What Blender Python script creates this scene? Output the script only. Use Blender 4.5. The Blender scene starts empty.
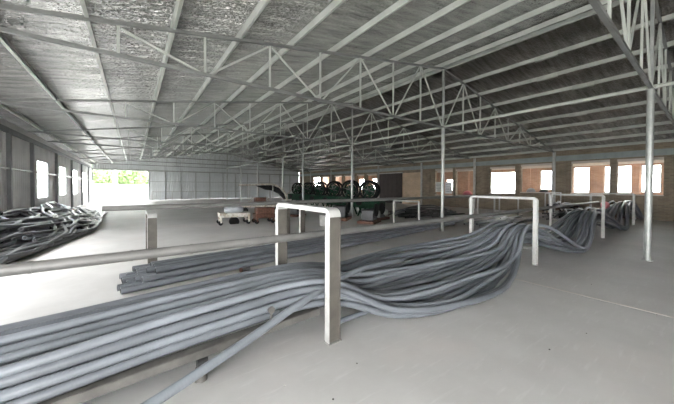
import bpy, bmesh, math, random
from mathutils import Vector, Matrix

SC = bpy.context.scene
COL = SC.collection

# ------------------------------------------------------------------ camera
W, HH = 674.0, 404.0
FPX, YAW, PITCH, ROLL, CY = 277.84, 0.631747, -0.0167672, 0.0033658, 191.5375
cam = bpy.data.cameras.new('camera')
cam.sensor_fit = 'HORIZONTAL'; cam.sensor_width = 36.0
cam.lens = 36.0 * FPX / W
cam.shift_y = (CY - HH / 2) / W
cam.clip_start = 0.05; cam.clip_end = 600
co = bpy.data.objects.new('camera', cam); COL.objects.link(co)
F = Vector((math.sin(YAW) * math.cos(PITCH), math.cos(YAW) * math.cos(PITCH), math.sin(PITCH)))
R0 = Vector((math.cos(YAW), -math.sin(YAW), 0)); U0 = R0.cross(F)
RR = math.cos(ROLL) * R0 + math.sin(ROLL) * U0
UU = -math.sin(ROLL) * R0 + math.cos(ROLL) * U0
M = Matrix((RR, UU, -F)).transposed().to_4x4()
M.translation = Vector((0, 0, 1.6))
co.matrix_world = M
SC.camera = co

# ------------------------------------------------------------------ world, exposure
wd = bpy.data.worlds.new('overcast_sky'); SC.world = wd; wd.use_nodes = True
bg = wd.node_tree.nodes['Background']
bg.inputs[0].default_value = (0.97, 0.985, 1.0, 1); bg.inputs[1].default_value = 17.0
SC.view_settings.view_transform = 'Standard'
try: SC.view_settings.look = 'None'
except Exception: pass
SC.view_settings.exposure = 0.36
SC.view_settings.gamma = 1.0
SC.view_settings.use_curve_mapping = False
SC.cycles.max_bounces = 14
SC.cycles.diffuse_bounces = 8
SC.cycles.glossy_bounces = 6
SC.cycles.transparent_max_bounces = 16

# ------------------------------------------------------------------ materials
def mat(name, col, rough=0.6, metal=0.0, var=0.0, vscale=3.0, col2=None, bump=0.0, bscale=40.0, spec=0.5, stretch=(1, 1, 1)):
    m = bpy.data.materials.new(name); m.use_nodes = True
    nt = m.node_tree; b = nt.nodes['Principled BSDF']
    b.inputs['Base Color'].default_value = (*col, 1); b.inputs['Roughness'].default_value = rough
    b.inputs['Metallic'].default_value = metal; b.inputs['Specular IOR Level'].default_value = spec
    tc = nt.nodes.new('ShaderNodeTexCoord'); mp = nt.nodes.new('ShaderNodeMapping')
    mp.inputs['Scale'].default_value = stretch
    nt.links.new(tc.outputs['Object'], mp.inputs[0])
    if var > 0 or col2:
        n = nt.nodes.new('ShaderNodeTexNoise'); n.inputs['Scale'].default_value = vscale; n.inputs['Detail'].default_value = 6
        nt.links.new(mp.outputs[0], n.inputs['Vector'])
        r = nt.nodes.new('ShaderNodeValToRGB')
        c2 = col2 or tuple(c * (1 - var) for c in col)
        r.color_ramp.elements[0].position = 0.35; r.color_ramp.elements[0].color = (*c2, 1)
        r.color_ramp.elements[1].position = 0.62; r.color_ramp.elements[1].color = (*col, 1)
        nt.links.new(n.outputs['Fac'], r.inputs[0]); nt.links.new(r.outputs[0], b.inputs['Base Color'])
    if bump > 0:
        n = nt.nodes.new('ShaderNodeTexNoise'); n.inputs['Scale'].default_value = bscale; n.inputs['Detail'].default_value = 3
        nt.links.new(mp.outputs[0], n.inputs['Vector'])
        bp = nt.nodes.new('ShaderNodeBump'); bp.inputs['Strength'].default_value = bump; bp.inputs['Distance'].default_value = 0.02
        nt.links.new(n.outputs['Fac'], bp.inputs['Height']); nt.links.new(bp.outputs[0], b.inputs['Normal'])
    return m

def concrete():
    m = bpy.data.materials.new('concrete_floor'); m.use_nodes = True
    nt = m.node_tree; b = nt.nodes['Principled BSDF']; L = nt.links.new
    tc = nt.nodes.new('ShaderNodeTexCoord')
    def noise(s, d, rough=0.6):
        n = nt.nodes.new('ShaderNodeTexNoise'); n.inputs['Scale'].default_value = s; n.inputs['Detail'].default_value = d
        n.inputs['Roughness'].default_value = rough; L(tc.outputs['Object'], n.inputs['Vector']); return n
    r = nt.nodes.new('ShaderNodeValToRGB'); e = r.color_ramp.elements
    e[0].position = 0.3; e[0].color = (0.49, 0.475, 0.455, 1); e[1].position = 0.7; e[1].color = (0.62, 0.605, 0.585, 1)
    L(noise(0.7, 9, 0.62).outputs['Fac'], r.inputs[0])
    # reddish worn patches
    r2 = nt.nodes.new('ShaderNodeValToRGB'); e = r2.color_ramp.elements
    e[0].position = 0.52; e[0].color = (0, 0, 0, 1); e[1].position = 0.72; e[1].color = (0.55, 0.55, 0.55, 1)
    L(noise(0.45, 5).outputs['Fac'], r2.inputs[0])
    mx = nt.nodes.new('ShaderNodeMixRGB'); mx.inputs[2].default_value = (0.61, 0.54, 0.505, 1)
    L(r2.outputs[0], mx.inputs[0]); L(r.outputs[0], mx.inputs[1])
    # fine pale scratches
    mp = nt.nodes.new('ShaderNodeMapping'); mp.inputs['Rotation'].default_value = (0, 0, 0.6); mp.inputs['Scale'].default_value = (1.2, 9, 1)
    L(tc.outputs['Object'], mp.inputs[0])
    n3 = nt.nodes.new('ShaderNodeTexNoise'); n3.inputs['Scale'].default_value = 2.2; n3.inputs['Detail'].default_value = 7; L(mp.outputs[0], n3.inputs['Vector'])
    r3 = nt.nodes.new('ShaderNodeValToRGB'); e = r3.color_ramp.elements
    e[0].position = 0.58; e[0].color = (0, 0, 0, 1); e[1].position = 0.8; e[1].color = (0.4, 0.4, 0.4, 1)
    L(n3.outputs['Fac'], r3.inputs[0])
    mx2 = nt.nodes.new('ShaderNodeMixRGB'); mx2.inputs[2].default_value = (0.75, 0.74, 0.72, 1)
    L(r3.outputs[0], mx2.inputs[0]); L(mx.outputs[0], mx2.inputs[1]); L(mx2.outputs[0], b.inputs['Base Color'])
    b.inputs['Roughness'].default_value = 0.55; b.inputs['Specular IOR Level'].default_value = 0.35
    bp = nt.nodes.new('ShaderNodeBump'); bp.inputs['Strength'].default_value = 0.15; bp.inputs['Distance'].default_value = 0.01
    L(noise(14, 6).outputs['Fac'], bp.inputs['Height']); L(bp.outputs[0], b.inputs['Normal'])
    return m

def foil(name, ca, cb, rough, bumpd):
    m = bpy.data.materials.new(name); m.use_nodes = True
    nt = m.node_tree; b = nt.nodes['Principled BSDF']; L = nt.links.new
    b.inputs['Metallic'].default_value = 1.0; b.inputs['Roughness'].default_value = rough
    tc = nt.nodes.new('ShaderNodeTexCoord')
    def noise(scale, sc, det):
        mp = nt.nodes.new('ShaderNodeMapping'); mp.inputs['Scale'].default_value = sc; L(tc.outputs['Object'], mp.inputs[0])
        n = nt.nodes.new('ShaderNodeTexNoise'); n.inputs['Scale'].default_value = scale; n.inputs['Detail'].default_value = det
        L(mp.outputs[0], n.inputs['Vector']); return n
    n1 = noise(2.2, (.5, 3.2, 1), 3); n2 = noise(14, (1.0, 1.6, 1), 2)
    wv = nt.nodes.new('ShaderNodeTexWave'); wv.wave_type = 'BANDS'; wv.bands_direction = 'Y'
    wv.inputs['Scale'].default_value = 1.6; wv.inputs['Distortion'].default_value = 2.0; wv.inputs['Detail'].default_value = 2
    L(tc.outputs['Object'], wv.inputs['Vector'])
    a1 = nt.nodes.new('ShaderNodeMath'); a1.operation = 'MULTIPLY_ADD'; a1.inputs[1].default_value = 2.2
    L(n1.outputs['Fac'], a1.inputs[0]); 
    a2 = nt.nodes.new('ShaderNodeMath'); a2.operation = 'MULTIPLY'; a2.inputs[1].default_value = 0.8; L(n2.outputs['Fac'], a2.inputs[0])
    a3 = nt.nodes.new('ShaderNodeMath'); a3.operation = 'MULTIPLY_ADD'; a3.inputs[1].default_value = 0.25; L(wv.outputs['Fac'], a3.inputs[0]); L(a2.outputs[0], a3.inputs[2])
    L(a3.outputs[0], a1.inputs[2])
    bp = nt.nodes.new('ShaderNodeBump'); bp.inputs['Strength'].default_value = 1.0; bp.inputs['Distance'].default_value = bumpd
    # sharp creases: folded (ridged) noise
    n4 = noise(5.0, (.4, 2.4, 1), 2); sb = nt.nodes.new('ShaderNodeMath'); sb.operation = 'SUBTRACT'; sb.inputs[1].default_value = .5; L(n4.outputs['Fac'], sb.inputs[0])
    ab = nt.nodes.new('ShaderNodeMath'); ab.operation = 'ABSOLUTE'; L(sb.outputs[0], ab.inputs[0])
    a4 = nt.nodes.new('ShaderNodeMath'); a4.operation = 'MULTIPLY_ADD'; a4.inputs[1].default_value = 2.4; L(ab.outputs[0], a4.inputs[0]); L(a1.outputs[0], a4.inputs[2])
    L(a4.outputs[0], bp.inputs['Height']); L(bp.outputs[0], b.inputs['Normal'])
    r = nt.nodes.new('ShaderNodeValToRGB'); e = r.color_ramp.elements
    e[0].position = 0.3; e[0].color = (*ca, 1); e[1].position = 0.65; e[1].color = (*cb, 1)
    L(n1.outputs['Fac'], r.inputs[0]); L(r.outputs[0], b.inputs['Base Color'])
    return m

def hose_mat(name, col, ribs):
    m = bpy.data.materials.new(name); m.use_nodes = True
    nt = m.node_tree; b = nt.nodes['Principled BSDF']; L = nt.links.new
    uv = nt.nodes.new('ShaderNodeUVMap'); uv.uv_map = 'UVMap'
    oi = nt.nodes.new('ShaderNodeObjectInfo')
    mr = nt.nodes.new('ShaderNodeMapRange'); mr.inputs[3].default_value = 0.75; mr.inputs[4].default_value = 1.25
    L(oi.outputs['Random'], mr.inputs[0])
    tc = nt.nodes.new('ShaderNodeTexCoord')
    n = nt.nodes.new('ShaderNodeTexNoise'); n.inputs['Scale'].default_value = 3; n.inputs['Detail'].default_value = 6
    L(tc.outputs['Object'], n.inputs['Vector'])
    mr2 = nt.nodes.new('ShaderNodeMapRange'); mr2.inputs[1].default_value = 0.3; mr2.inputs[2].default_value = 0.7; mr2.inputs[3].default_value = 0.8; mr2.inputs[4].default_value = 1.15
    L(n.outputs['Fac'], mr2.inputs[0])
    mu = nt.nodes.new('ShaderNodeMath'); mu.operation = 'MULTIPLY'; L(mr.outputs[0], mu.inputs[0]); L(mr2.outputs[0], mu.inputs[1])
    vm = nt.nodes.new('ShaderNodeVectorMath'); vm.operation = 'SCALE'; vm.inputs[0].default_value = col; L(mu.outputs[0], vm.inputs[3])
    L(vm.outputs[0], b.inputs['Base Color'])
    b.inputs['Roughness'].default_value = 0.3
    wv = nt.nodes.new('ShaderNodeTexWave'); wv.wave_type = 'BANDS'; wv.bands_direction = 'X'
    wv.inputs['Scale'].default_value = ribs; wv.inputs['Distortion'].default_value = 0.3
    L(uv.outputs[0], wv.inputs['Vector'])
    bp = nt.nodes.new('ShaderNodeBump'); bp.inputs['Strength'].default_value = 0.25; bp.inputs['Distance'].default_value = 0.003
    L(wv.outputs['Fac'], bp.inputs['Height']); L(bp.outputs[0], b.inputs['Normal'])
    return m

def brick_mat(name, c1, c2, mortar):
    m = bpy.data.materials.new(name); m.use_nodes = True
    nt = m.node_tree; b = nt.nodes['Principled BSDF']; L = nt.links.new
    tc = nt.nodes.new('ShaderNodeTexCoord'); mp = nt.nodes.new('ShaderNodeMapping')
    mp.inputs['Rotation'].default_value = (0, math.pi / 2, 0)
    # map (Y, Z) of the wall to (x, y) of the brick pattern
    sx = nt.nodes.new('ShaderNodeSeparateXYZ'); cx = nt.nodes.new('ShaderNodeCombineXYZ'); ad = nt.nodes.new('ShaderNodeMath')
    L(tc.outputs['Object'], sx.inputs[0]); L(sx.outputs['X'], ad.inputs[0]); L(sx.outputs['Y'], ad.inputs[1])
    L(ad.outputs[0], cx.inputs['X']); L(sx.outputs['Z'], cx.inputs['Y'])
    t = nt.nodes.new('ShaderNodeTexBrick'); t.inputs['Scale'].default_value = 1.0
    t.inputs['Brick Width'].default_value = 0.25; t.inputs['Row Height'].default_value = 0.07; t.inputs['Mortar Size'].default_value = 0.008
    t.inputs['Color1'].default_value = (*c1, 1); t.inputs['Color2'].default_value = (*c2, 1); t.inputs['Mortar'].default_value = (*mortar, 1)
    L(cx.outputs[0], t.inputs['Vector'])
    n = nt.nodes.new('ShaderNodeTexNoise'); n.inputs['Scale'].default_value = 1.3; n.inputs['Detail'].default_value = 6; L(tc.outputs['Object'], n.inputs['Vector'])
    mx = nt.nodes.new('ShaderNodeMixRGB'); mx.blend_type = 'MULTIPLY'; mx.inputs[0].default_value = 0.6
    r = nt.nodes.new('ShaderNodeValToRGB'); r.color_ramp.elements[0].position = .3; r.color_ramp.elements[0].color = (.6, .6, .6, 1); r.color_ramp.elements[1].position = .6
    L(n.outputs['Fac'], r.inputs[0]); L(t.outputs['Color'], mx.inputs[1]); L(r.outputs[0], mx.inputs[2]); L(mx.outputs[0], b.inputs['Base Color'])
    b.inputs['Roughness'].default_value = 0.9
    bp = nt.nodes.new('ShaderNodeBump'); bp.inputs['Strength'].default_value = 0.4; bp.inputs['Distance'].default_value = 0.01; bp.invert = True
    L(t.outputs['Fac'], bp.inputs['Height']); L(bp.outputs[0], b.inputs['Normal'])
    return m

def glass():
    m = bpy.data.materials.new('window_glass'); m.use_nodes = True
    nt = m.node_tree; nt.nodes.remove(nt.nodes['Principled BSDF']); out = nt.nodes['Material Output']
    t = nt.nodes.new('ShaderNodeBsdfTransparent'); t.inputs[0].default_value = (0.94, 0.96, 0.95, 1)
    g = nt.nodes.new('ShaderNodeBsdfGlossy'); g.inputs['Roughness'].default_value = 0.03
    mx = nt.nodes.new('ShaderNodeMixShader')
    mx.inputs[0].default_value = .06
    nt.links.new(t.outputs[0], mx.inputs[1]); nt.links.new(g.outputs[0], mx.inputs[2]); nt.links.new(mx.outputs[0], out.inputs[0])
    return m

MT = {
 'concrete': concrete(), 'foil': foil('foil_insulation', (.17, .17, .163), (.46, .45, .435), .14, .2), 'foil_shaded': foil('shaded_foil', (.16, .15, .135), (.30, .28, .26), .3, .04), 'glass': glass(),
 'hose': hose_mat('grey_hose', (0.165, 0.177, 0.193), 14), 'hose_ribbed': hose_mat('grey_ribbed_hose', (0.19, 0.202, 0.22), 9),
 'hose_dark': hose_mat('dark_hose', (0.085, 0.085, 0.088), 12), 'hose_black': hose_mat('black_hose', (0.035, 0.036, 0.038), 12),
 'bore': mat('hose_bore', (0.02, 0.02, 0.02), 0.9),
 'beam': mat('grimy_beam_steel', (0.15, 0.143, 0.13), 0.6, 0.2, var=0.35, vscale=7),
 'galv': mat('galvanised_steel', (0.44, 0.45, 0.43), 0.42, 0.45, var=0.2, vscale=4),
 'purlin': mat('purlin_steel', (0.55, 0.57, 0.52), 0.45, 0.25, var=0.18, vscale=2),
 'truss': mat('truss_paint', (0.27, 0.275, 0.262), 0.5, 0.3, var=0.2, vscale=3),
 'white': mat('white_painted_steel', (0.52, 0.515, 0.49), 0.45, 0.0, var=0.22, vscale=6),
 'post': mat('brown_post_steel', (0.135, 0.122, 0.104), 0.5, 0.1, var=0.35, vscale=5),
 'rail': mat('grey_rail_pipe', (0.22, 0.213, 0.2), 0.45, 0.15, var=0.22, vscale=3),
 'sheet': mat('corrugated_sheet', (0.72, 0.74, 0.75), 0.5, 0.1, var=0.12, vscale=1.0),
 'sheet_left': mat('corrugated_sheet_dull', (0.76, 0.75, 0.735), 0.5, 0.1, var=0.2, vscale=1.0),
 'column': mat('grey_column', (0.24, 0.245, 0.245), 0.6, 0.1, var=0.2),
 'header': mat('grey_header_beam', (0.33, 0.37, 0.36), 0.7, var=0.15),
 'brick': brick_mat('grey_brown_brick', (0.22, 0.17, 0.12), (0.30, 0.24, 0.17), (0.30, 0.27, 0.22)),
 'brick_red': brick_mat('orange_brick', (0.56, 0.31, 0.20), (0.64, 0.39, 0.27), (0.6, 0.5, 0.42)),
 'brick_tan': brick_mat('tan_brick', (0.6, 0.44, 0.28), (0.68, 0.5, 0.34), (0.6, 0.5, 0.4)),
 'pale': mat('lit_plaster', (0.82, 0.74, 0.66), 0.9, var=0.08),
 'plaster': mat('pale_plaster', (0.62, 0.56, 0.5), 0.9, var=0.1),
 'doorbrown': mat('dark_brown_door', (0.045, 0.032, 0.028), 0.6, var=0.3),
 'rust': mat('rusty_brown_paint', (0.16, 0.075, 0.05), 0.7, 0.2, var=0.4, vscale=12),
 'green': mat('machine_green', (0.008, 0.04, 0.02), 0.6, spec=.15, var=0.3, vscale=5),
 'black': mat('black_rubber', (0.012, 0.012, 0.012), 0.7, spec=.15),
 'darksteel': mat('dark_steel', (0.09, 0.09, 0.09), 0.5, 0.5, var=0.3),
 'worn_white': mat('worn_white_paint', (0.66, 0.64, 0.58), 0.5, var=0.5, vscale=9, col2=(0.35, 0.28, 0.2)),
 'sack': mat('grey_sack', (0.55, 0.57, 0.6), 0.8, var=0.2, bump=0.4, bscale=12),
 'paper': mat('paper', (0.8, 0.8, 0.78), 0.8), 'paper_ink': mat('paper_ink', (0.35, 0.35, 0.38), 0.8),
 'pink': mat('pink_plastic', (0.75, 0.25, 0.28), 0.6, var=0.2, bump=0.4, bscale=14),
 'leaf': mat('leaf_green', (0.24, 0.34, 0.14), 0.6, var=0.5, vscale=1.2), 'bark': mat('bark', (0.14, 0.10, 0.07), 0.9, var=0.3, vscale=8),
 'ground': mat('pale_yard_concrete', (0.6, 0.6, 0.58), 0.9, var=0.1, vscale=0.3), 'wallwhite': mat('white_yard_wall', (0.78, 0.78, 0.76), 0.9, var=0.06),
 'stone': mat('dark_pebble', (0.1, 0.09, 0.08), 0.9), 'stone_pale': mat('pale_chip', (0.6, 0.58, 0.54), 0.9),
}

# ------------------------------------------------------------------ mesh helpers
class MB:
    def __init__(s): s.v = []; s.f = []; s.uv = None
    def quad_hull(s, pts):                       # 8 points, bottom loop then top loop
        n = len(s.v); s.v += [tuple(p) for p in pts]
        s.f += [tuple(n + i for i in q) for q in ((3, 2, 1, 0), (4, 5, 6, 7), (0, 1, 5, 4), (1, 2, 6, 5), (2, 3, 7, 6), (3, 0, 4, 7))]
        return s
    def box(s, x0, x1, y0, y1, z0, z1):
        return s.quad_hull([(x0, y0, z0), (x1, y0, z0), (x1, y1, z0), (x0, y1, z0), (x0, y0, z1), (x1, y0, z1), (x1, y1, z1), (x0, y1, z1)])
    def bar(s, a, b, w, h, up=(0, 0, 1)):        # rectangular bar from a to b, w sideways, h along up
        a, b = Vector(a), Vector(b); d = (b - a).normalized(); u = Vector(up)
        if abs(d.dot(u)) > 0.98: u = Vector((0, 1, 0))
        sd = d.cross(u).normalized(); u = sd.cross(d).normalized()
        P = []
        for c in (a, b):
            P += [c - sd * w / 2 - u * h / 2, c + sd * w / 2 - u * h / 2, c + sd * w / 2 + u * h / 2, c - sd * w / 2 + u * h / 2]
        return s.quad_hull(P)
    def tube(s, path, r, n=10, cap=True, closed=False, uv=False):
        path = [Vector(p) for p in path]; m = len(path); base = len(s.v)
        if uv and s.uv is None: s.uv = []
        T = []
        for i in range(m):
            if closed: t = path[(i + 1) % m] - path[i - 1]
            else: t = path[min(i + 1, m - 1)] - path[max(i - 1, 0)]
            T.append(t.normalized())
        nv = Vector((0, 0, 1)) if abs(T[0].z) < 0.9 else Vector((1, 0, 0))
        dist = 0; D = []
        for i in range(m):
            if i: dist += (path[i] - path[i - 1]).length
            D.append(dist)
            nv = (nv - T[i] * nv.dot(T[i])).normalized(); bv = T[i].cross(nv)
            rr = r[i] if isinstance(r, (list, tuple)) else r
            for k in range(n):
                a = 2 * math.pi * k / n
                s.v.append(tuple(path[i] + (nv * math.cos(a) + bv * math.sin(a)) * rr))
        for i in range(m if closed else m - 1):
            j = (i + 1) % m
            for k in range(n):
                k2 = (k + 1) % n
                s.f.append((base + i * n + k, base + j * n + k, base + j * n + k2, base + i * n + k2)[::-1])
                if uv: s.uv += [(D[i], (k + 1) / n), (D[j], (k + 1) / n), (D[j], k / n), (D[i], k / n)]
        if cap and not closed:
            c0 = len(s.v); s.v += s.v[base:base + n]; s.v += s.v[base + (m - 1) * n:base + m * n]
            s.f.append(tuple(c0 + k for k in range(n)))
            s.f.append(tuple(c0 + n + k for k in reversed(range(n))))
            if uv: s.uv += [(0, 0)] * (2 * n)
        return s
    def prism(s, prof, y0, y1, axis='y'):        # extruded closed outline; prof in (a, b)
        n = len(prof); base = len(s.v)
        for t in (y0, y1):
            for a, b in prof:
                s.v.append({'y': (a, t, b), 'x': (t, a, b), 'z': (a, b, t)}[axis])
        s.f.append(tuple(base + i for i in range(n))); s.f.append(tuple(base + n + i for i in reversed(range(n))))
        for i in range(n):
            j = (i + 1) % n; s.f.append((base + i, base + n + i, base + n + j, base + j))
        return s
    def mesh(s, name, m, smooth=False):
        me = bpy.data.meshes.new(name); me.from_pydata(s.v, [], s.f)
        if s.uv is not None:
            ul = me.uv_layers.new(name='UVMap')
            flat = [c for p in s.uv for c in p]
            if len(flat) == len(ul.data) * 2: ul.data.foreach_set('uv', flat)
        if s.uv is None:
            bm = bmesh.new(); bm.from_mesh(me); bmesh.ops.recalc_face_normals(bm, faces=bm.faces); bm.to_mesh(me); bm.free()
        me.materials.append(m)
        if smooth:
            for p in me.polygons: p.use_smooth = len(p.vertices) == 4
        return me
    def build(s, name, m, parent=None, smooth=False, bevel=0):
        o = bpy.data.objects.new(name, s.mesh(name, m, smooth)); COL.objects.link(o); o.parent = parent
        if parent is not None: o.matrix_parent_inverse = Matrix.Identity(4)
        if bevel:
            b = o.modifiers.new('bevel', 'BEVEL'); b.width = bevel; b.segments = 2; b.limit_method = 'ANGLE'
        return o

def tag(o, label, cat, group=None, kind=None):
    o['label'] = label
    if cat: o['category'] = cat
    if group: o['group'] = group
    if kind: o['kind'] = kind
    return o
def struct(o, label=None):
    o['kind'] = 'structure'
    if label: o['label'] = label
    return o
def empty(name, loc=(0, 0, 0), rz=0):
    o = bpy.data.objects.new(name, None); COL.objects.link(o); o.location = loc; o.rotation_euler = (0, 0, rz); o.empty_display_size = .2
    return o
def copy_tree(o, parent=None):
    c = o.copy(); COL.objects.link(c); c.parent = parent
    for ch in list(o.children): copy_tree(ch, c)
    return c
def inst(name, me, parent, loc, rot=(0, 0, 0)):
    o = bpy.data.objects.new(name, me); COL.objects.link(o); o.parent = parent; o.location = loc; o.rotation_euler = rot
    return o

# ------------------------------------------------------------------ layout numbers (metres)
XL, XR, XRIDGE = -3.5, 20.9, 9.12
YB, YF = 38.5, -7.0                    # back wall, wall behind the photographer
ZR, ZEL, ZER = 6.10, 3.87, 3.87        # underside of the foil at ridge and eaves
TRUSS_Y = [0.88, 5.92, 11.15, 16.3, 19.4, 24.6, 29.6, 35.0]
def roof(x): return ZR + (x - XRIDGE) * (ZR - ZEL) / (XRIDGE - XL) if x < XRIDGE else ZR - (x - XRIDGE) * (ZR - ZER) / (XR - XRIDGE)

# ------------------------------------------------------------------ floor and yard
fl = struct(MB().box(XL, 25.2, YF, YB, -0.12, 0).build('floor', MT['concrete']), 'pale grey worn concrete floor of the hall')
yard = struct(MB().box(-160, 220, -120, 240, -0.3, -0.13).build('yard_ground', MT['ground']), 'bright concrete yard outside the hall')

MB().box(5.36, 5.385, -3.0, 14.0, -.01, .003).build('control_joint', MT['plaster'], fl)
MB().box(.2, 20.8, 4.995, 5.02, -.01, .003).build('control_joint', MT['plaster'], fl)

# ------------------------------------------------------------------ ceiling: two foil slopes with purlins
t = 0.12
ceil = struct(MB().prism([(XL - .4, roof(XL) - .07), (XRIDGE, ZR), (XRIDGE, ZR + t), (XL - .4, roof(XL) - .07 + t)], YF - .5, YB + .5).build('ceiling_left', MT['foil']), 'shiny crinkled silver foil under the roof slope above the windows of the metal wall')
ceil_r = struct(MB().prism([(XRIDGE, ZR), (XR + .1, roof(XR) - .02), (XR + .1, roof(XR) + t), (XRIDGE, ZR + t)], YF - .5, YB + .5).build('ceiling_right', MT['foil_shaded']), 'silver foil coloured dark for its dark reflections under the roof slope above the brick wall')  # same foil as the left slope, its dark reflections put into the colour

def purlin_mesh(sl):                   # lipped C section, hangs below the foil, runs along Y
    h, w, tk, lip = 0.13, 0.05, 0.008, 0.02
    p = [(0, 0), (w, 0), (w, lip), (w - tk, lip), (w - tk, tk), (tk, tk), (tk, h - tk), (w - tk, h - tk), (w - tk, h - lip), (w, h - lip), (w, h), (0, h)]
    p = [(x - w / 2, z - h) for x, z in p]
    a = math.atan(sl); q = [(x * math.cos(a) - z * math.sin(a), x * math.sin(a) + z * math.cos(a)) for x, z in p]
    return MB().prism(q, YF, YB).mesh('purlin', MT['purlin'])
sl, sr = (ZR - ZEL) / (XRIDGE - XL), -(ZR - ZER) / (XR - XRIDGE)
pl, prr = purlin_mesh(sl), purlin_mesh(sr)
for k in range(11):
    x = 9.0 - 1.2 * k; inst('purlin', pl, ceil, (x, 0, roof(x) - .005))
for k in range(10):
    x = 9.32 + 1.25 * k; inst('purlin', prr, ceil_r, (x, 0, roof(x) - .005))
# short splice cleats where purlin lengths overlap on the right slope
cl = MB().box(-.045, .045, -.3, .3, -.165, -.03).mesh('splice_cleat', MT['purlin'])
random.seed(4)
for k in range(1, 9):
    x = 9.32 + 1.25 * k
    for yy in (2.9 + (k % 3) * .35, 8.2 + (k % 2) * .4): inst('splice_cleat', cl, ceil_r, (x, yy, roof(x)), (0, math.atan(-sr), 0))

# ------------------------------------------------------------------ trusses, one per bay
ZB = 3.84
def make_truss():
    t = empty('roof_truss')
    c = 0.058
    off = 0.20
    MB().bar((XL + .1, 0, roof(XL + .1) - off + .08), (XRIDGE, 0, ZR - off), c, c).build('top_chord', MT['truss'], t)
    MB().bar((XRIDGE, 0, ZR - off), (XR - .1, 0, roof(XR - .1) - off + .08), c, c).build('top_chord', MT['truss'], t)
    MB().bar((XL + .1, 0, ZB - .06), (XR - .1, 0, ZB - .06), c, c).build('bottom_chord', MT['truss'], t)
    nodes = []
    for sgn, n in ((-1, 9), (1, 8)):
        pts = [(XRIDGE + sgn * 1.33 * k) for k in range(n + 1)]
        for k, x in enumerate(pts):
            zt = roof(x) - off
            if k and zt - ZB > .25: MB().bar((x, 0, ZB - .06), (x, 0, zt), .038, .038).build('vertical_strut', MT['purlin'], t)
            if k < n and k < 7:
                x2 = pts[k + 1]
                if k % 2 == 0: a, b = (x + sgn * .06, 0, ZB - .05), (x2 - sgn * .04, 0, roof(x2) - off - .03)
                else: a, b = (x + sgn * .04, 0, zt - .03), (x2 - sgn * .06, 0, ZB - .05)
                MB().bar(a, b, .036, .036).build('diagonal_strut', MT['purlin'], t)
    MB().bar((XRIDGE, 0, ZB - .06), (XRIDGE, 0, ZR - off), .06, .06).build('king_post', MT['galv'], t)
    tag(t, 'triangular steel tube roof truss spanning the hall below the foil', 'roof truss', 'roof trusses across the hall')
    return t
tr0 = make_truss()
for i, y in enumerate(TRUSS_Y):
    o = tr0 if i == 0 else copy_tree(tr0)
    o.location = (0, y, 0)

# ridge posts
def make_post():
    p = empty('steel_post')
    MB().tube([(0, 0, 0.015), (0, 0, ZB - .1)], .06, 16).build('shaft', MT['galv'], p, True)
    MB().box(-.085, .085, -.085, .085, 0, .015).build('base_plate', MT['galv'], p)
    MB().box(-.08, .08, -.08, .08, ZB - .1, ZB - .085 + -.0).build('cap_plate', MT['galv'], p)
    tag(p, 'round galvanised steel post standing under the ridge of the roof', 'post', 'ridge posts down the middle of the hall')
    return p
po0 = make_post()
for i, y in enumerate(TRUSS_Y):
    o = po0 if i == 0 else copy_tree(po0)
    o.location = (XRIDGE, y, 0)
for i in range(len(TRUSS_Y)):
    y0 = YF + .1 if i == 0 else TRUSS_Y[i - 1] + .08
    o = MB().tube([(0, y0, 0), (0, TRUSS_Y[i] - .08, 0)], .04, 10).build('tie_tube', MT['purlin'], None, True)
    o.location = (XRIDGE, 0, ZB - .05)
    tag(o, 'pale horizontal tie tube joining two ridge posts at truss height', 'tie tube', 'tie tubes between the ridge posts')

# ------------------------------------------------------------------ corrugated walls
def corr(length, z0, z1, pitch=.19, d=.035):   # trapezoid sheet, extends along local x, facing -y
    m = MB(); n = max(1, int(length / pitch)); pit = length / n; pts = []
    for i in range(n):
        x = i * pit; pts += [(x, 0), (x + pit * .35, 0), (x + pit * .5, -d), (x + pit * .85, -d)]
    pts.append((length, 0))
    back = [(length, .02), (0, .02)]
    prof = pts + back
    b = len(m.v)
    N = len(pts)
    for z in (z0, z1): m.v += [(x, y, z) for x, y in pts]
    m.f += [(i, i + 1, N + i + 1, N + i) for i in range(N - 1)]
    c = len(m.v); m.v += [(0, .02, z0), (length, .02, z0), (length, .02, z1), (0, .02, z1)]
    m.f += [(c, c + 3, c + 2, c + 1)]
    return m

# back wall
wb = struct(MB().prism([(1.36, 0), (XR, 0), (XR, roof(XR)), (XRIDGE, ZR), (XL, roof(XL)), (XL, 3.3), (1.36, 3.3)], YB + .08, YB + .14).build('wall_back', MT['sheet']), 'corrugated metal end wall with a wide open doorway')
x = 1.42; k = 0
while x < XR - .3:
    L_ = min(1.62, XR - x)
    o = corr(L_ - .1, 0.02, 3.35).build('corrugated_panel', MT['sheet'], wb); o.location = (x + .05, YB + .05, 0)
    MB().box(-.04, .04, -.08, .02, 0, 3.3).build('column', MT['galv'], wb).location = (x, YB + .02, 0)
    x += L_
MB().box(1.36, XR, YB - .09, YB - .03, 2.12, 2.17).build('girt', MT['galv'], wb)
MB().box(XL, XR, YB - .1, YB + .06, 3.32, 3.46).build('lintel_beam', MT['galv'], wb)
x = XL
while x < XR - .3:
    L_ = min(2.44, XR - x)
    z1 = min(roof(x), roof(x + L_)) - .03
    if z1 > 3.6:
        o = corr(L_ - .04, 3.48, z1).build('gable_panel', MT['sheet'], wb); o.location = (x + .02, YB + .05, 0)
    x += L_
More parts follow.
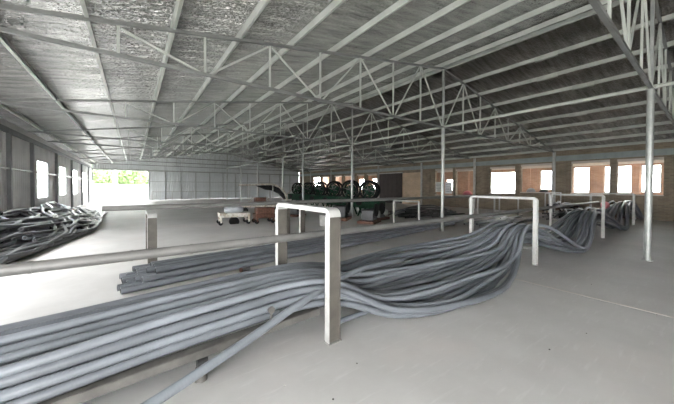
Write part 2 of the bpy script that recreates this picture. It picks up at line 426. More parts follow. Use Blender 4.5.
# left wall: columns, panels, girt, windows; unseen openings beside the camera, sized for the light they let in
wl = struct(MB().box(XL - .2, XL - .1, 12.2, YB, 0, .12).build('wall_left', MT['column']), 'corrugated metal side wall with tall windows')
MB().box(XL - .14, XL + .05, YF, YB, 3.42, 3.6).build('eave_beam', MT['column'], wl)
cols = [12.2, 14.5, 17.2, 21.8, 26.6, 31.2, 35.6, 38.4]
wins = [(18.2, 20.2), (22.9, 24.9), (27.4, 29.6), (32.1, 34.4)]
for y in cols + [6.4, 0.9, -4.6]:
    MB().box(XL - .12, XL + .08, y - .07, y + .07, 0, 3.42).build('column', MT['column'], wl)
def lpanel(y0, y1, z0, z1):
    o = corr(y1 - y0, z0, z1, .22, .03).build('corrugated_panel', MT['sheet_left'], wl)
    o.rotation_euler = (0, 0, math.pi / 2); o.location = (XL - .05, y0, 0)
lpanel(6.48, 12.12, 0, 1.0); lpanel(6.48, 12.12, 2.4, 3.42); lpanel(.98, 6.32, 2.0, 3.42); lpanel(.98, 6.32, 0, 1.25); lpanel(-4.52, .82, 3.0, 3.42); lpanel(-4.52, .82, 0, .9)
for i in range(len(cols) - 1):
    a, b = cols[i] + .08, cols[i + 1] - .08
    ww = [w for w in wins if a < w[0] < b]
    if not ww: lpanel(a, b, 0, 3.42)
    else:
        w0, w1 = ww[0]; lpanel(a, w0, 0, 3.42); lpanel(w1, b, 0, 3.42); lpanel(w0, w1, 0, 1.0); lpanel(w0, w1, 2.8, 3.42)
for i in range(len(cols) - 1):
    MB().box(XL - .02, XL + .045, cols[i] + .07, cols[i + 1] - .07, 2.17, 2.23).build('girt', MT['galv'], wl)
MB().box(XL - .1, XL - .04, YF, YB, 3.6, roof(XL)).build('frieze_sheet', MT['sheet_left'], wl)
for i, (y0, y1) in enumerate(wins):
    w = struct(empty('window_%d' % (i + 1), (XL - .06, y0, 1.0)), 'tall bright window in the corrugated metal wall')
    hgt = 1.8; ln = y1 - y0
    f = MB(); 
    for (a, b, c, d) in ((0, ln, 0, .05), (0, ln, hgt - .05, hgt), (0, .05, .05, hgt - .05), (ln - .05, ln, .05, hgt - .05)): f.box(-.03, .03, a, b, c, d)
    f.build('window_frame', MT['white'], w)
    MB().box(-.004, .004, .05, ln - .05, .05, hgt - .05).build('pane', MT['glass'], w)

# wall behind the camera with an unseen doorway, sized to let in light
wf = struct(MB().prism([(-.6, 0), (XR, 0), (XR, roof(XR)), (XRIDGE, ZR), (XL, roof(XL)), (XL, 3.0), (-.6, 3.0)], YF - .1, YF).build('wall_front', MT['sheet_left']), 'metal end wall with an unseen doorway sized to let in light')

# ------------------------------------------------------------------ right wall: brick piers, sills and lintel
OPEN = [(1.54, 3.17, 1.26, 3.12), (3.45, 5.1, 1.28, 3.14), (6.05, 7.75, 1.3, 3.12), (8.1, 9.75, 1.2, 3.06), (10.95, 12.4, 1.0, 3.05), (12.65, 14.3, .95, 3.15),
        (15.75, 20.8, 0.0, 2.95), (21.4, 23.0, 1.0, 3.05), (23.4, 24.7, 1.0, 3.05), (25.6, 27.2, 1.0, 3.05), (27.6, 29.2, 1.0, 3.05), (30.4, 32.2, 1.0, 3.05), (32.6, 34.5, 1.0, 3.05)]
mb = MB(); y = YF
for (a, b, z0, z1) in OPEN:
    mb.box(XR, XR + .26, y, a, 0, 3.2)
    if z0 > 0: mb.box(XR, XR + .26, a, b, 0, z0)
    mb.box(XR, XR + .26, a, b, z1, 3.2); y = b
mb.box(XR, XR + .26, y, YB, 0, 3.2)
mb.box(XR + .02, XR + .26, YF, YB, 3.2, 3.95)
wr = struct(mb.build('wall_right', MT['brick']), 'brown brick side wall with a row of large openings')
MB().box(XR - .06, XR + .02, YF, YB, 3.2, 3.52).build('header_beam', MT['header'], wr)
for y in (0.88, 5.92, 10.85, 15.65, 21.1, 25.15, 29.8, 35.0):
    MB().box(XR - .11, XR - .005, y - .07, y + .07, 0, 3.78).build('wall_column', MT['white'], wr)
for y in (3.31, 7.92, 12.52, 14.9, 10.2, 5.5, 1.2):
    MB().box(XR - .05, XR + .01, y - .12, y + .12, 0.0, 3.2).build('brick_pier', MT['brick'], wr)
for (a, b, z0, z1) in OPEN:
    if z0 > 0: MB().box(XR - .03, XR + .3, a - .02, b + .02, z0 - .05, z0 + .0).build('sill', MT['plaster'], wr)
    MB().box(XR + .03, XR + .24, a, b, z1 - .12, z1).build('lintel', MT['plaster'], wr)

# annexe beyond it
XA = 24.9
AW = [(1.9, 2.75, 1.3, 3.0), (3.1, 4.39, 1.25, 3.02), (5.08, 5.97, 1.2, 3.02), (7.13, 7.94, 1.4, 2.9), (9.6, 11.7, .9, 2.9), (15.0, 15.8, 1.25, 2.4), (25.0, 26.4, 1.2, 2.7), (27.5, 29.0, 1.2, 2.7)]
mb = MB(); y = YF
for (a, b, z0, z1) in AW:
    mb.box(XA, XA + .25, y, a, 0, 3.4); mb.box(XA, XA + .25, a, b, 0, z0); mb.box(XA, XA + .25, a, b, z1, 3.4); y = b
mb.box(XA, XA + .25, y, YB, 0, 3.4)
wa = struct(mb.build('wall_annexe', MT['brick_red']), 'orange brick outer wall of the annexe with bright windows')
MB().box(XA - .1, XA - .002, YF, YB, 3.08, 3.4).build('ring_beam', MT['pale'], wa)  # plaster tone lightened to carry the window light on the beam
struct(MB().box(XR + .26, XA + .3, YF, YB, 3.4, 3.5).build('ceiling_annexe', MT['plaster']), 'pale flat ceiling of the annexe')
for y in (2.92, 6.5, 8.7, 13.6, 19.0, 24.3): MB().box(XA - .08, XA, y - .15, y + .15, 0, 3.3).build('brick_pier', MT['brick_red'], wa)
for i, (y0, y1, z0, z1) in enumerate(AW):
    w = struct(empty('window_%d' % (i + 5), (XA + .12, y0, z0)), 'bright white framed window in the orange brick wall')
    ln, hgt = y1 - y0, z1 - z0; f = MB()
    for (a, b, c, d) in ((0, ln, 0, .06), (0, ln, hgt - .06, hgt), (0, .06, .06, hgt - .06), (ln - .06, ln, .06, hgt - .06)): f.box(-.03, .03, a, b, c, d)
    f.build('window_frame', MT['white'], w)
    nx = 2 if ln > .95 else 1; zt = hgt * .68
    xs = [.06 + (ln - .12) * q / nx for q in range(nx + 1)]
    for q in xs[1:-1]: MB().box(-.025, .025, q - .02, q + .02, .06, hgt - .06).build('mullion', MT['white'], w)
    MB().box(-.024, .024, .06, ln - .06, zt - .02, zt + .02).build('transom', MT['white'], w)
    for q in range(nx):
        for (za, zb) in ((.06, zt - .02), (zt + .02, hgt - .06)): MB().box(-.004, .004, xs[q], xs[q + 1], za, zb).build('pane', MT['glass'], w)

# sliding door leaf and tan brick infill in the wide bay of the brick wall
d = struct(empty('door_1', (XR - .12, 17.85, 0)), 'dark brown sheet metal sliding door leaf')
MB().box(-.04, .04, 0, 2.95, .03, 2.95).build('leaf', MT['doorbrown'], d)
for q in range(6): MB().box(-.06, -.04, .1 + q * .55, .16 + q * .55, .05, 2.9).build('rib', MT['doorbrown'], d)
MB().box(-.08, .06, -.1, 3.0, 2.95, 3.03).build('track', MT['white'], d)
MB().box(XR + .02, XR + .22, 15.75, 17.9, 0, 2.95).build('infill_panel', MT['brick_tan'], wr)

# ------------------------------------------------------------------ yard outside the far door: wall, post, trees
tag(MB().box(-30, 30, 62, 62.3, -.13, 1.9).build('boundary_wall', MT['wallwhite']), 'white boundary wall across the yard outside the open doorway', 'wall')
g = empty('gate_pillar', (-2.55, 61.4, -.13)); MB().box(-.3, .3, -.3, .3, 0, 5.0).build('shaft', MT['wallwhite'], g); MB().box(-.38, .38, -.38, .38, 5.0, 5.15).build('cap', MT['wallwhite'], g)
tag(g, 'tall white pillar in front of the trees outside the open doorway', 'pillar')
def tree(x, y, h, r, seed, label):
    rnd = random.Random(seed); t = empty('tree', (x, y, -.13))
    MB().tube([(0, 0, 0), (.1, .05, h * .3), (0, .1, h * .6)], [.2, .15, .08], 8).build('trunk', MT['bark'], t, True)
    m = MB()
    for i in range(2600):
        a, b = rnd.random() * 6.283, math.acos(2 * rnd.random() - 1); rr = rnd.random() ** .4
        lump = 1 + .25 * math.sin(3 * a + seed) * math.sin(2 * b)
        c = Vector((math.cos(a) * math.sin(b) * r * rr * lump, math.sin(a) * math.sin(b) * r * rr * lump, h * .56 + math.cos(b) * h * .46 * rr))
        s_ = .2 + rnd.random() * .2; u = Vector((rnd.gauss(0, 1), rnd.gauss(0, 1), rnd.gauss(0, 1))).normalized(); w = u.orthogonal().normalized()
        n = len(m.v); m.v += [tuple(c - u * s_), tuple(c + w * s_ * .6), tuple(c + u * s_), tuple(c - w * s_ * .6)]; m.f.append((n, n + 1, n + 2, n + 3))
    f = m.build('foliage', MT['leaf'], t); f['kind'] = 'stuff'
    tag(t, label, 'tree', 'trees beyond the yard wall')
for i, (x, h, r) in enumerate([(-4.9, 6.4, 1.7), (-1.9, 6.0, 1.75), (1.0, 6.3, 1.75), (3.9, 6.0, 1.6)]):
    tree(x, 65 + (i % 2) * 4.6, h, r, i + 3, 'leafy green tree behind the white yard wall')

# ------------------------------------------------------------------ pipe racks: portal frames of steel channel
def channel_post(h, sx, sy):          # C channel, web on the near (-Y) side slightly recessed between two flanges
    m = MB(); tk = .008
    p = [(-sx / 2, -sy / 2), (-sx / 2 + tk * 1.6, -sy / 2), (-sx / 2 + tk * 1.6, -sy / 2 + .012), (sx / 2 - tk, -sy / 2 + .012), (sx / 2 - tk, -sy / 2), (sx / 2, -sy / 2), (sx / 2, sy / 2), (-sx / 2, sy / 2)]
    return m.prism(p, 0, h, 'z')
def frame(x, y0, y1, h, label, group, sx=.13, sy=.07, cross=None, pm='white', name='rack_frame'):
    t = empty(name, (x, y0, 0)); w = y1 - y0
    channel_post(h - .09, sx, sy).build('post', MT[pm], t)
    b = channel_post(h - .09, sx, sy).build('post', MT[pm], t); b.location = (0, w, 0)
    if pm == 'post':
        for q in (0, w): MB().box(-sx / 2 - .009, -sx / 2 - .0005, q - sy / 2 - .004, q + sy / 2, 0, h - .09).build('flange', MT['white'], t)  # white plate on the left side only, the channel stays brown
    # top bar with rounded ends, made as a bent outline in the (y, z) plane
    r = .09; o_ = []; i_ = []
    for a in range(7):
        q = math.pi - a * math.pi / 12; o_.append((-sy / 2 + r + r * math.cos(q), h - r + r * math.sin(q)))
    for a in range(7):
        q = math.pi / 2 - a * math.pi / 12; o_.append((w + sy / 2 - r + r * math.cos(q), h - r + r * math.sin(q)))
    o_ += [(w - sy / 2, h - r), (w - sy / 2, h - .05), (sy / 2, h - .05), (sy / 2, h - r)]
    MB().prism(o_, -sx / 2, sx / 2, 'x').build('top_bar', MT['white'], t)
    for q in (0, w): MB().box(-sx / 2 - .012, sx / 2 + .012, q - .05, q + .05, 0, .008).build('foot_plate', MT['rail'], t)
    if cross: MB().box(-.03, .03, sy / 2, w - sy / 2, cross - .06, cross).build('cross_bar', MT['rail'], t)
    return tag(t, label, 'rack frame', group)
G1 = 'white portal frames of the hose rack'
frame(1.66, 2.33, 3.57, 1.38, 'tall white steel channel frame standing over the sloping low hose beam', G1, sx=.14, pm='post')
frame(6.7, 2.2, 3.55, 1.40, 'white steel frame where the hose bundle first climbs off the floor', G1, cross=.37, sx=.09)
frame(12.06, 2.12, 3.5, 1.38, 'white steel frame midway along the rack with hoses draped over it', G1, cross=.51, sx=.09)
frame(17.4, 2.1, 3.5, 1.36, 'white steel frame at the brick wall end of the hose rack', G1, cross=.61, sx=.09)
G2 = 'low white frames under the second rail'
frame(.30, 6.75, 7.9, 1.05, 'short frame under the free end of the second rail near the hose pile', G2, sx=.16, sy=.08, pm='post')
frame(3.92, 7.05, 8.0, 1.05, 'short white frame on the second rail beside the worn white cart', G2, sx=.15, sy=.07, pm='post')
frame(9.05, 6.9, 8.2, 1.05, 'short white frame on the second rail beside the second ridge post', G2, sx=.07, sy=.06)
frame(15.0, 6.75, 7.6, 1.08, 'short white frame at the wall end of the second rail', G2, sx=.07, sy=.06)
frame(17.5, 6.6, 7.6, 1.08, 'short white frame past the end of the second rail', G2, sx=.06, sy=.06)
def guard(xs, y, h, label):
    t = empty('guard_rail', (xs[0], y, 0))
    for x in xs: MB().bar((x - xs[0], 0, 0), (x - xs[0], 0, h), .05, .05).build('post', MT['white'], t)
    MB().bar((-.03, 0, h + .025), (xs[-1] - xs[0] + .03, 0, h + .025), .05, .05).build('top_rail', MT['white'], t)
    tag(t, label, 'guard rail')
guard([17.9, 18.5, 19.4, 20.4], 5.45, 1.28, 'white guard rail of thin posts below the brick wall openings')

def rail(y, z, cuts, r, label, name='pipe_rail'):
    t = empty(name, (cuts[0], y, z))
    for a, b in zip(cuts[:-1], cuts[1:]):
        MB().tube([(a - cuts[0] + .004, 0, 0), (b - cuts[0] - .004, 0, 0)], r, 14).build('rail_section', MT['rail'], t, True)
        if b != cuts[-1]: MB().tube([(b - cuts[0] - .012, 0, 0), (b - cuts[0] + .012, 0, 0)], r + .003, 14).build('coupling', MT['rail'], t, True)
    tag(t, label, 'rail')
rail(3.47, .90, [-3.4, -.72, -.02, .52, 1.35, 4.6, 8.1, 11.4, 14.7, 18.6], .052, 'long grey pipe rail fixed to the tall white frames above the hose bundle')
rail(7.85, 1.11, [-.56, 2.2, 5.0, 8.2, 11.3, 14.4, 18.2], .058, 'long pale pipe rail lying on the low frames beyond the floor bundle')

# low angle beams under the near bundle
def low_beam(a, b, label):
    t = empty('low_beam', a); A = Vector((0, 0, 0)); B = Vector(b) - Vector(a)
    MB().bar(A, B, .012, .06).build('upright_leg', MT['beam'], t); MB().bar(A + Vector((0, .05, .03)), B + Vector((0, .05, .03)), .1, .01).build('flat_leg', MT['beam'], t)
    tag(t, label, 'steel beam')
low_beam((-3.0, 2.46, .08), (1.58, 2.46, .28), 'flat steel angle beam carrying the near edge of the hose bundle')
low_beam((-3.0, 3.36, .08), (1.58, 3.36, .28), 'flat steel angle beam under the far edge of the hose bundle')
t = empty('support_foot', (.44, 2.50, 0)); MB().tube([(0, 0, 0), (0, 0, .10)], [.05, .045], 12).build('stub', MT['beam'], t, True); MB().tube([(-.03, 0, .13), (.05, 0, .13)], .05, 12).build('roller', MT['darksteel'], t, True)
tag(t, 'short stub support under the steel angle beam by the hoses', 'support')
t = empty('rod_pin', (1.02, 2.415, .26)); MB().tube([(0, 0, 0), (0, 0, .18)], .012, 8).build('rod', MT['beam'], t, True); MB().tube([(0, -.012, .2), (0, .012, .2)], .032, 10).build('eye', MT['beam'], t, True)
tag(t, 'upright eye bolt holding hoses at the edge of the angle beam', 'bolt')

# ------------------------------------------------------------------ hoses
def smooth_path(pts, step=.13):
    P = [Vector(p) for p in pts]; P = [P[0] * 2 - P[1]] + P + [P[-1] * 2 - P[-2]]; out = []
    for i in range(1, len(P) - 2):
        p0, p1, p2, p3 = P[i - 1:i + 3]; n = max(2, int((p2 - p1).length / step))
        for k in range(n):
            t = k / n
            out.append(.5 * ((2 * p1) + (p2 - p0) * t + (2 * p0 - 5 * p1 + 4 * p2 - p3) * t * t + (3 * p1 - p0 - 3 * p2 + p3) * t ** 3))
    out.append(P[-2]); return out
def hose(pts, r, m, label, group, step=.13, n=9, name='hose'):
    path = smooth_path(pts, step); o0 = path[0].copy(); path = [p - o0 for p in path]
    o = MB().tube(path, r, n, True, False, True).build(name, MT[m], None, True); o.location = o0
    for end, nxt in ((path[0], path[1]), (path[-1], path[-2])):
        d = (end - nxt).normalized(); b = MB().tube([end - d * .01, end + d * .002], r * .72, 9).build('bore', MT['bore'], o)
    return tag(o, label, 'hose', group)

rnd = random.Random(11)
# stations along the rack: X, Y range, lowest z
ST = [(-2.6, 2.52, 3.42, .18), (-1.7, 2.44, 3.42, .215), (-.6, 2.48, 3.40, .26), (.5, 2.54, 3.36, .31), (1.66, 2.46, 3.36, .34), (2.45, 2.16, 3.45, .09), (3.2, 1.88, 3.64, .045), (4.2, 1.78, 3.72, .045), (5.1, 1.90, 3.66, .06), (5.95, 2.14, 3.3, .2),
      (6.7, 2.32, 3.05, .42), (7.5, 2.16, 3.0, .30), (8.6, 1.88, 2.95, .05), (9.7, 1.95, 2.9, .10), (10.9, 2.1, 2.85, .36), (12.06, 2.24, 2.82, .56), (13.1, 2.1, 2.8, .36), (14.6, 1.92, 2.85, .06), (16.0, 2.05, 2.85, .38), (17.4, 2.2, 2.8, .66), (18.4, 2.1, 2.85, .5), (19.6, 2.0, 2.9, .10), (20.5, 2.1, 3.0, .06)]
ROWS = [11, 11, 10, 6]; HR = .037
slots = [(l, c) for l, n in enumerate(ROWS) for c in range(n)]
for (l, c) in slots:
    n = ROWS[l]; u0 = (c + .5 + (.5 if l % 2 and n == ROWS[0] else 0) * 0) / n
    pts = []; uu = u0; ph = rnd.random() * 6.28; am = rnd.choice([.02, .04, .06, .14])
    last = len(ST) if rnd.random() < .8 else rnd.choice([9, 12, 14])
    first = 0
    for i, (X, ya, yb, z) in enumerate(ST[:last]):
        k = .009 if i < 5 else .02
        uu = min(.985, max(.015, u0 + am * (.3 if i < 5 else 1) * math.sin(i * .55 + ph) + rnd.gauss(0, k)))
        w = yb - ya
        zz = z + l * .07 + (rnd.random() * .02)
        # outer hoses hang lower between the frames; inner ones stay on the heap
        if X > 2 and z < .3: zz = max(.046, z + l * .07 * (.45 + .85 * uu) + .1 * uu * uu + rnd.random() * .025)
        elif i >= 8: zz += l * .035 + rnd.uniform(-.01, .06)
        pts.append((X + rnd.uniform(-.06, .06) * (i > 5), ya + uu * w, zz))
    hose(pts, HR + rnd.uniform(-.006, .004), rnd.choice(['hose', 'hose', 'hose_ribbed']), 'grey flexible hose in the long bundle running through the tall white frames', 'hoses on the near rack')
hose([(-2.6, 1.62, .06), (-.4, 2.06, .13), (.6, 2.28, .27), (1.45, 2.46, .46), (2.4, 2.75, .52), (3.6, 3.05, .40)], .037, 'hose', 'light grey hose slanting out in front of the angle beam toward the floor', None)
hose([(1.78, 2.50, .08), (2.4, 2.56, .05), (3.2, 2.7, .045), (4.2, 2.9, .045)], .03, 'hose', 'thin grey hose lying alone on the floor beneath the bulging bundle', None)

# second bundle, lying straight on the floor
k = 0
for l, n in enumerate([9, 8, 5]):
    for c in range(n):
        y0 = 5.15 + (c + .5 * l) * .105; pts = []
        x0 = -.2 + rnd.uniform(-.03, .12) + (l * .18)
        xe = 9.9 + rnd.uniform(-1.0, 2.2)
        for q in range(8):
            f = q / 7; X = x0 + (xe - x0) * f
            pts.append((X, y0 + .137 * (X + .2) - .0014 * X * X + rnd.gauss(0, .012) + .04 * math.sin(c * 2 + X * .8), .054 + l * .092 + (rnd.random() * .01)))
        hose(pts, .052, rnd.choice(['hose', 'hose', 'hose_ribbed']), 'thick grey pipe in the straight bundle lying on the floor between the two rails', 'pipes in the floor bundle', name='pipe', step=.4)

t = empty('pipe_fitting', (1.62, 5.22, 0), .2); MB().tube([(0, 0, .04), (.16, 0, .04)], .038, 12).build('sleeve', MT['hose_dark'], t, True); MB().tube([(-.03, 0, .04), (.0, 0, .04)], .04, 12).build('collar', MT['rust'], t, True)
tag(t, 'short loose pipe fitting with a rusty collar in front of the floor bundle', 'fitting')
# tangled heap along the left wall
def heap(count, seed, edge, x0, ya, yb, hmax, mats, label, group, r=(.032, .05), along='y', wander=.22):
    rn = random.Random(seed)
    for i in range(count):
        s0 = ya + rn.random() ** 1.3 * (yb - ya) * .55; s1 = min(yb, s0 + (yb - ya) * rn.uniform(.35, .8))
        u = rn.random(); lay = rn.random(); pts = []; n = max(5, int((s1 - s0) / 1.1)); ph = rn.random() * 6.28; am = rn.uniform(.3, 1) * wander; fr = rn.uniform(.5, 1.3)
        for q in range(n + 1):
            s = s0 + (s1 - s0) * q / n; e = edge(s); uu = u + am * math.sin(fr * s + ph) + rn.gauss(0, .05); uu = min(.98, max(.02, uu))
            w = x0 + (e - x0) * uu
            hh = hmax * (1 - uu) ** .8 * min(1, (s - ya) / 1.2 + .25) * min(1, (yb - s) / 2.0 + .2)
            z = .045 + hh * lay + rn.random() * .05 * (lay > .3)
            pts.append((w, s, z) if along == 'y' else (s, w, z))
        hose(pts, rn.uniform(*r), rn.choice(mats), label, group, .2, 8)
def ledge(s):
    if s < 8.6: return -1.95 - (8.6 - s) * .05
    if s < 13.2: return -1.95 + (s - 8.6) / 4.6 * .85
    return -1.1 - (s - 13.2) * .03
heap(90, 5, ledge, XL + .16, 6.2, 21.8, .72, ['hose_dark', 'hose_dark', 'hose_black', 'hose', 'hose_ribbed'], 'dark hose tangled in the long heap against the corrugated wall', 'hoses heaped along the metal wall', r=(.036, .058))
# piles in front of the brick wall
heap(20, 8, lambda s: 8.75, 10.4, 10.3, 16.5, .5, ['hose_black', 'hose_dark'], 'black hose in the low pile beyond the second rail', 'hoses piled beyond the second rail', along='x')
heap(22, 9, lambda s: 3.3, 5.2, 15.6, 20.6, .95, ['hose_black', 'hose_dark', 'hose_dark'], 'dark hose in the tall pile under the brick wall openings', 'hoses piled under the brick wall', along='x', r=(.035, .055))
heap(16, 10, lambda s: 5.3, 6.2, 11.0, 17.0, .07, ['hose_dark', 'hose'], 'grey hose strewn flat between the rack and the brick wall', 'hoses strewn on the floor', along='x')

# ------------------------------------------------------------------ reel machines in a row
def reel(x, y, rz, r):
    t = empty('reel_machine', (x, y, 0), rz)
    zc = 1.42
    def ring(x_, R, rr, nm, m):
        MB().tube([(x_, R * math.cos(a * .2618), zc + R * math.sin(a * .2618)) for a in range(24)], rr, 8, closed=True).build(nm, MT[m], t, True)
    ring(-.2, r, .07, 'rim', 'black'); ring(.2, r, .07, 'rim', 'black'); ring(-.2, r * .72, .03, 'inner_ring', 'green')
    for q in range(6):
        a = q * math.pi / 3 + .3
        MB().bar((-.2, .06 * math.cos(a), zc + .06 * math.sin(a)), (-.2, r * math.cos(a), zc + r * math.sin(a)), .05, .03, (1, 0, 0)).build('spoke', MT['darksteel'], t)
    MB().tube([(-.32, 0, zc), (.32, 0, zc)], .08, 12).build('hub', MT['darksteel'], t, True)
    MB().tube([(-.16, 0, zc), (.16, 0, zc)], r * .55, 20).build('drum', MT['green'], t, True)
    for s_ in (-1, 1):
        MB().bar((s_ * .34, -.55, .0), (s_ * .34, 0, zc), .09, .07).build('leg', MT['green'], t); MB().bar((s_ * .34, .55, .0), (s_ * .34, 0, zc), .09, .07).build('leg', MT['green'], t)
        MB().box(s_ * .34 - .04, s_ * .34 + .04, -.42, .42, .42, .5).build('cross_brace', MT['green'], t)
    MB().box(-.5, .5, -.75, .75, .5, .98).build('gear_housing', MT['green'], t, bevel=.03)
    MB().tube([(-.52, .4, .75), (-.6, .4, .75)], .16, 16).build('pulley', MT['black'], t, True)
    return tag(t, 'dark green machine with a black spoked reel on top', 'reel machine', 'green reel machines in a row')
for (x, y, r) in ((10.5, 11.3, .48), (10.55, 13.0, .52), (10.85, 15.1, .50), (11.15, 17.3, .50), (11.5, 19.6, .48), (11.8, 22.0, .48)): reel(x, y, .45, r)

# arch topped cart
t = empty('arch_frame_cart', (5.2, 17.2, 0), -.2)
MB().box(0, 2.7, -.5, .5, .35, .45).build('deck', MT['worn_white'], t)
arch = [(0, 0, 1.68), (.6, 0, 1.7), (1.3, 0, 1.74), (1.9, 0, 1.74), (2.4, 0, 1.55), (2.75, 0, 1.15), (2.9, 0, .6), (2.9, 0, .35)]
for s_ in (-.4, .4): MB().tube([tuple(Vector(p) + Vector((0, s_, 0))) for p in smooth_path(arch, .15)], .055, 8).build('arch_tube', MT['worn_white'], t, True)
for xx in (.55, 1.95):
    for s_ in (-.4, .4): MB().bar((xx, s_, .45), (xx, s_, 1.70), .05, .05).build('upright', MT['white'], t)
hd = [(1.0, 1.66), (1.9, 1.70), (2.35, 1.52), (2.68, 1.15), (2.8, .8), (2.45, 1.15), (2.0, 1.35), (1.6, 1.4)]
MB().prism(hd, -.36, .36).build('hood', MT['black'], t)
MB().box(.9, 1.55, -.35, .35, .46, .92).build('control_box', MT['rust'], t, bevel=.02)
for s_ in (-.3, .3): MB().bar((.4, s_, .45), (.85, s_, .95), .05, .05).build('brace', MT['worn_white'], t); MB().bar((2.05, s_, .45), (1.6, s_, .95), .05, .05).build('brace', MT['worn_white'], t)
for xx in (.3, 2.4):
    for s_ in (-.42, .42): MB().tube([(xx, s_ - .05, .17), (xx, s_ + .05, .17)], .17, 16).build('wheel', MT['black'], t, True)
    MB().box(xx - .04, xx + .04, -.4, .4, .17, .36).build('axle', MT['darksteel'], t)
tag(t, 'cart with a white arched tube frame and black hood over a rusty box', 'cart')

def cart(name, x, y, rz, lx, ly, zt, m, label, wheels=True):
    t = empty(name, (x, y, 0), rz)
    MB().box(0, lx, -ly / 2, ly / 2, zt - .18, zt).build('tray', MT[m], t, bevel=.015)
    for xx in (.06, lx - .06):
        for s_ in (-1, 1):
            MB().bar((xx, s_ * (ly / 2 - .05), .1), (xx, s_ * (ly / 2 - .05), zt - .18), .07, .07).build('leg', MT[m], t)
            if wheels: MB().tube([(xx - .02, s_ * (ly / 2 - .05) - .03, .09), (xx - .02, s_ * (ly / 2 - .05) + .03, .09)], .09, 14).build('wheel', MT['black'], t, True)
        MB().bar((xx, -ly / 2 + .05, .2), (xx, ly / 2 - .05, .2), .04, .04).build('stretcher', MT[m], t)
    return tag(t, label, 'cart')
c1 = cart('trolley', 2.86, 12.3, -.12, 1.22, .8, .50, 'worn_white', 'worn white trolley on small wheels beyond the second rail')
MB().tube([(.62, -.1, .1), (.62, .1, .1)], .2, 16).build('gear_wheel', MT['black'], c1, True)
cart('trolley', 4.24, 11.9, -.12, .82, .7, .42, 'rust', 'rusty brown trolley standing next to the worn white trolley')
o = MB(); o.box(0, .8, 0, .5, 0, .27); o = o.build('machine_block', MT['rust'], None, bevel=.05); o.location = (4.25, 11.62, .42); o.rotation_euler = (0, 0, -.12); tag(o, 'rusty block of machinery lying on the brown trolley', 'machine block')
s_ = MB().tube([(0, 0, .0), (0, 0, .06), (0, 0, .2), (0, 0, .24)], [.26, .3, .29, .2], 18).build('sack', MT['sack'], None, True); s_.location = (3.45, 12.2, .5); s_.scale = (1.35, .9, 1); tag(s_, 'pale grey sack lying on the worn white trolley', 'sack')

# clutter around the reel machines
def bucket(x, y, h, r, m, label, nm='bucket'):
    o = empty(nm, (x, y, 0)); MB().tube([(0, 0, 0), (0, 0, h)], [r * .8, r], 18).build('body', MT[m], o, True); MB().tube([((r + .005) * math.cos(a * .35), (r + .005) * math.sin(a * .35), h - .02) for a in range(18)], .015, 6, closed=True).build('rim', MT[m], o, True)
    tag(o, label, nm)
bucket(8.7, 12.4, .42, .2, 'white', 'white plastic bucket beside the second ridge post')
bucket(6.35, 9.6, .45, .2, 'white', 'white bucket close behind the tall frame and the second rail')
def gear_machine(x, y, rz, label, sc=1.0, m='darksteel'):
    t = empty('gear_machine', (x, y, 0), rz); t.scale = (sc, sc, sc)
    MB().box(-.6, .6, -.4, .4, 0, .12).build('bed', MT['rust'], t); MB().box(-.35, .3, -.3, .3, .12, .62).build('housing', MT[m], t, bevel=.05)
    MB().tube([(-.2, -.34, .62), (-.2, -.42, .62)], .3, 20).build('flywheel', MT['black'], t, True)
    MB().tube([(.2, -.33, .4), (.2, -.42, .4)], .16, 16).build('pulley', MT['galv'], t, True)
    MB().tube([(.3, 0, .35), (.62, 0, .35)], .14, 14).build('motor', MT['rust'], t, True)
    tag(t, label, 'machine')
gear_machine(8.55, 9.2, .5, 'dark belt driven machine with a flywheel beside the low frame', .95)
gear_machine(9.75, 9.9, .2, 'rust bedded dark machine next to the black hose pile', .9)
gear_machine(8.2, 10.9, .7, 'dark machine standing in front of the nearest reel machines', 1.1)
gear_machine(7.2, 13.6, .5, 'small dark machine left standing in the open middle of the hall', .8)
# plank leaning by the far reels
o = MB().bar((0, 0, 0), (1.6, 0, 1.5), .12, .04).build('leaning_plank', MT['worn_white']); o.location = (10.6, 23.6, 1.02); o.location.z = .02; tag(o, 'pale plank propped up at the far end of the reel machines', 'plank')

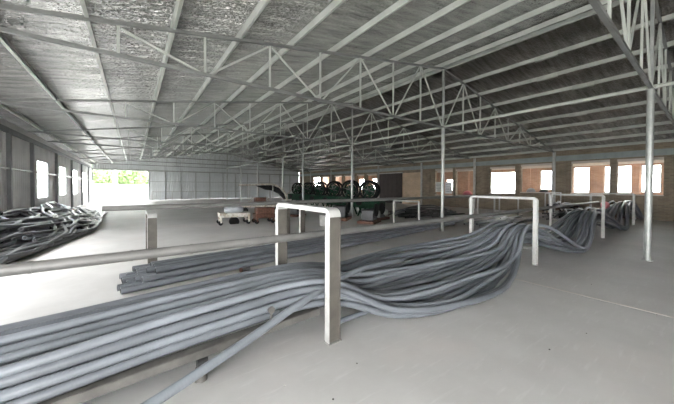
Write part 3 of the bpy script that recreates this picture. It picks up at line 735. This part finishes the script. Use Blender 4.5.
# notices, pink bag, small boxes on sills
def notice(y, z, w, h, label):
    t = empty('notice', (XR - .015, y, z)); MB().box(-.01, .0, 0, w, 0, h).build('sheet', MT['paper'], t)
    for q in range(5): MB().box(-.013, -.01, .08 * w, .92 * w, h * (.16 + .15 * q), h * (.2 + .15 * q)).build('text_line', MT['paper_ink'], t)
    tag(t, label, 'notice', 'notices by the brick opening')
notice(13.62, 1.2, .6, .85, 'white paper notice board hanging by the red brick opening'); notice(12.72, 1.08, .6, .95, 'white paper notice board hanging by the red brick opening')
b = MB().tube([(-.3, 0, .03), (-.28, 0, .1), (-.1, 0, .16), (.15, 0, .17), (.3, 0, .1), (.33, 0, .04)], [.03, .1, .15, .14, .09, .03], 12).build('plastic_bag', MT['pink'], None, True); b.location = (15.9, 2.75, .72); b.rotation_euler = (0, 0, .2)
tag(b, 'pink plastic bag lying on top of the hose bundle', 'bag')
for (y, w, h, m, lab) in ((7.2, .5, .28, 'sack', 'grey bundle lying on the brick opening sill'), (6.5, .45, .2, 'darksteel', 'dark parts box on the brick opening sill'), (11.5, .8, .35, 'pink', 'pinkish heap of rags on the sill of the red brick opening')):
    o = MB().tube([(0, -w / 2, .04), (0, -w / 4, h * .45), (0, 0, h * .5), (0, w / 4, h * .4), (0, w / 2, .04)], [.04, h * .42, h * .5, h * .4, .03], 10).build('rag_bundle', MT[m], None, True)
    o.location = (XR + .13, y, 1.3 if y < 8 else 1.0); tag(o, lab, 'bundle')

# long pipe handrail before the far corrugated wall
t = empty('hand_rail', (1.6, 36.2, 0)); MB().tube([(0, 0, 1.0), (9.5, 0, 1.0)], .035, 8).build('top_rail', MT['white'], t, True)
for q in range(6): MB().tube([(q * 1.9, 0, 0), (q * 1.9, 0, 1.0)], .03, 8).build('post', MT['white'], t, True)
tag(t, 'white pipe hand rail in front of the far corrugated wall', 'hand rail')

# chips on the floor
sp = [(.97, 2.03), (1.2, 1.68), (1.62, 1.9), (2.6, 1.1), (3.3, .95), (4.0, .82), (3.6, 1.35), (5.3, .42), (6.1, 1.2), (3.05, 1.35)]
rn = random.Random(3)
for i, (x, y) in enumerate(sp):
    m = MB(); r = .006 + rn.random() * .004
    m.tube([(0, 0, -.0), (0, 0, r * .5), (0, 0, r)], [r * .9, r, r * .4], 6)
    o = m.build('floor_chip', MT['stone' if i % 3 else 'stone_pale']); o.location = (x, y, 0); o.rotation_euler = (0, 0, i)
    tag(o, 'tiny stone chip lying on the bare concrete floor', 'chip', 'stone chips on the floor')
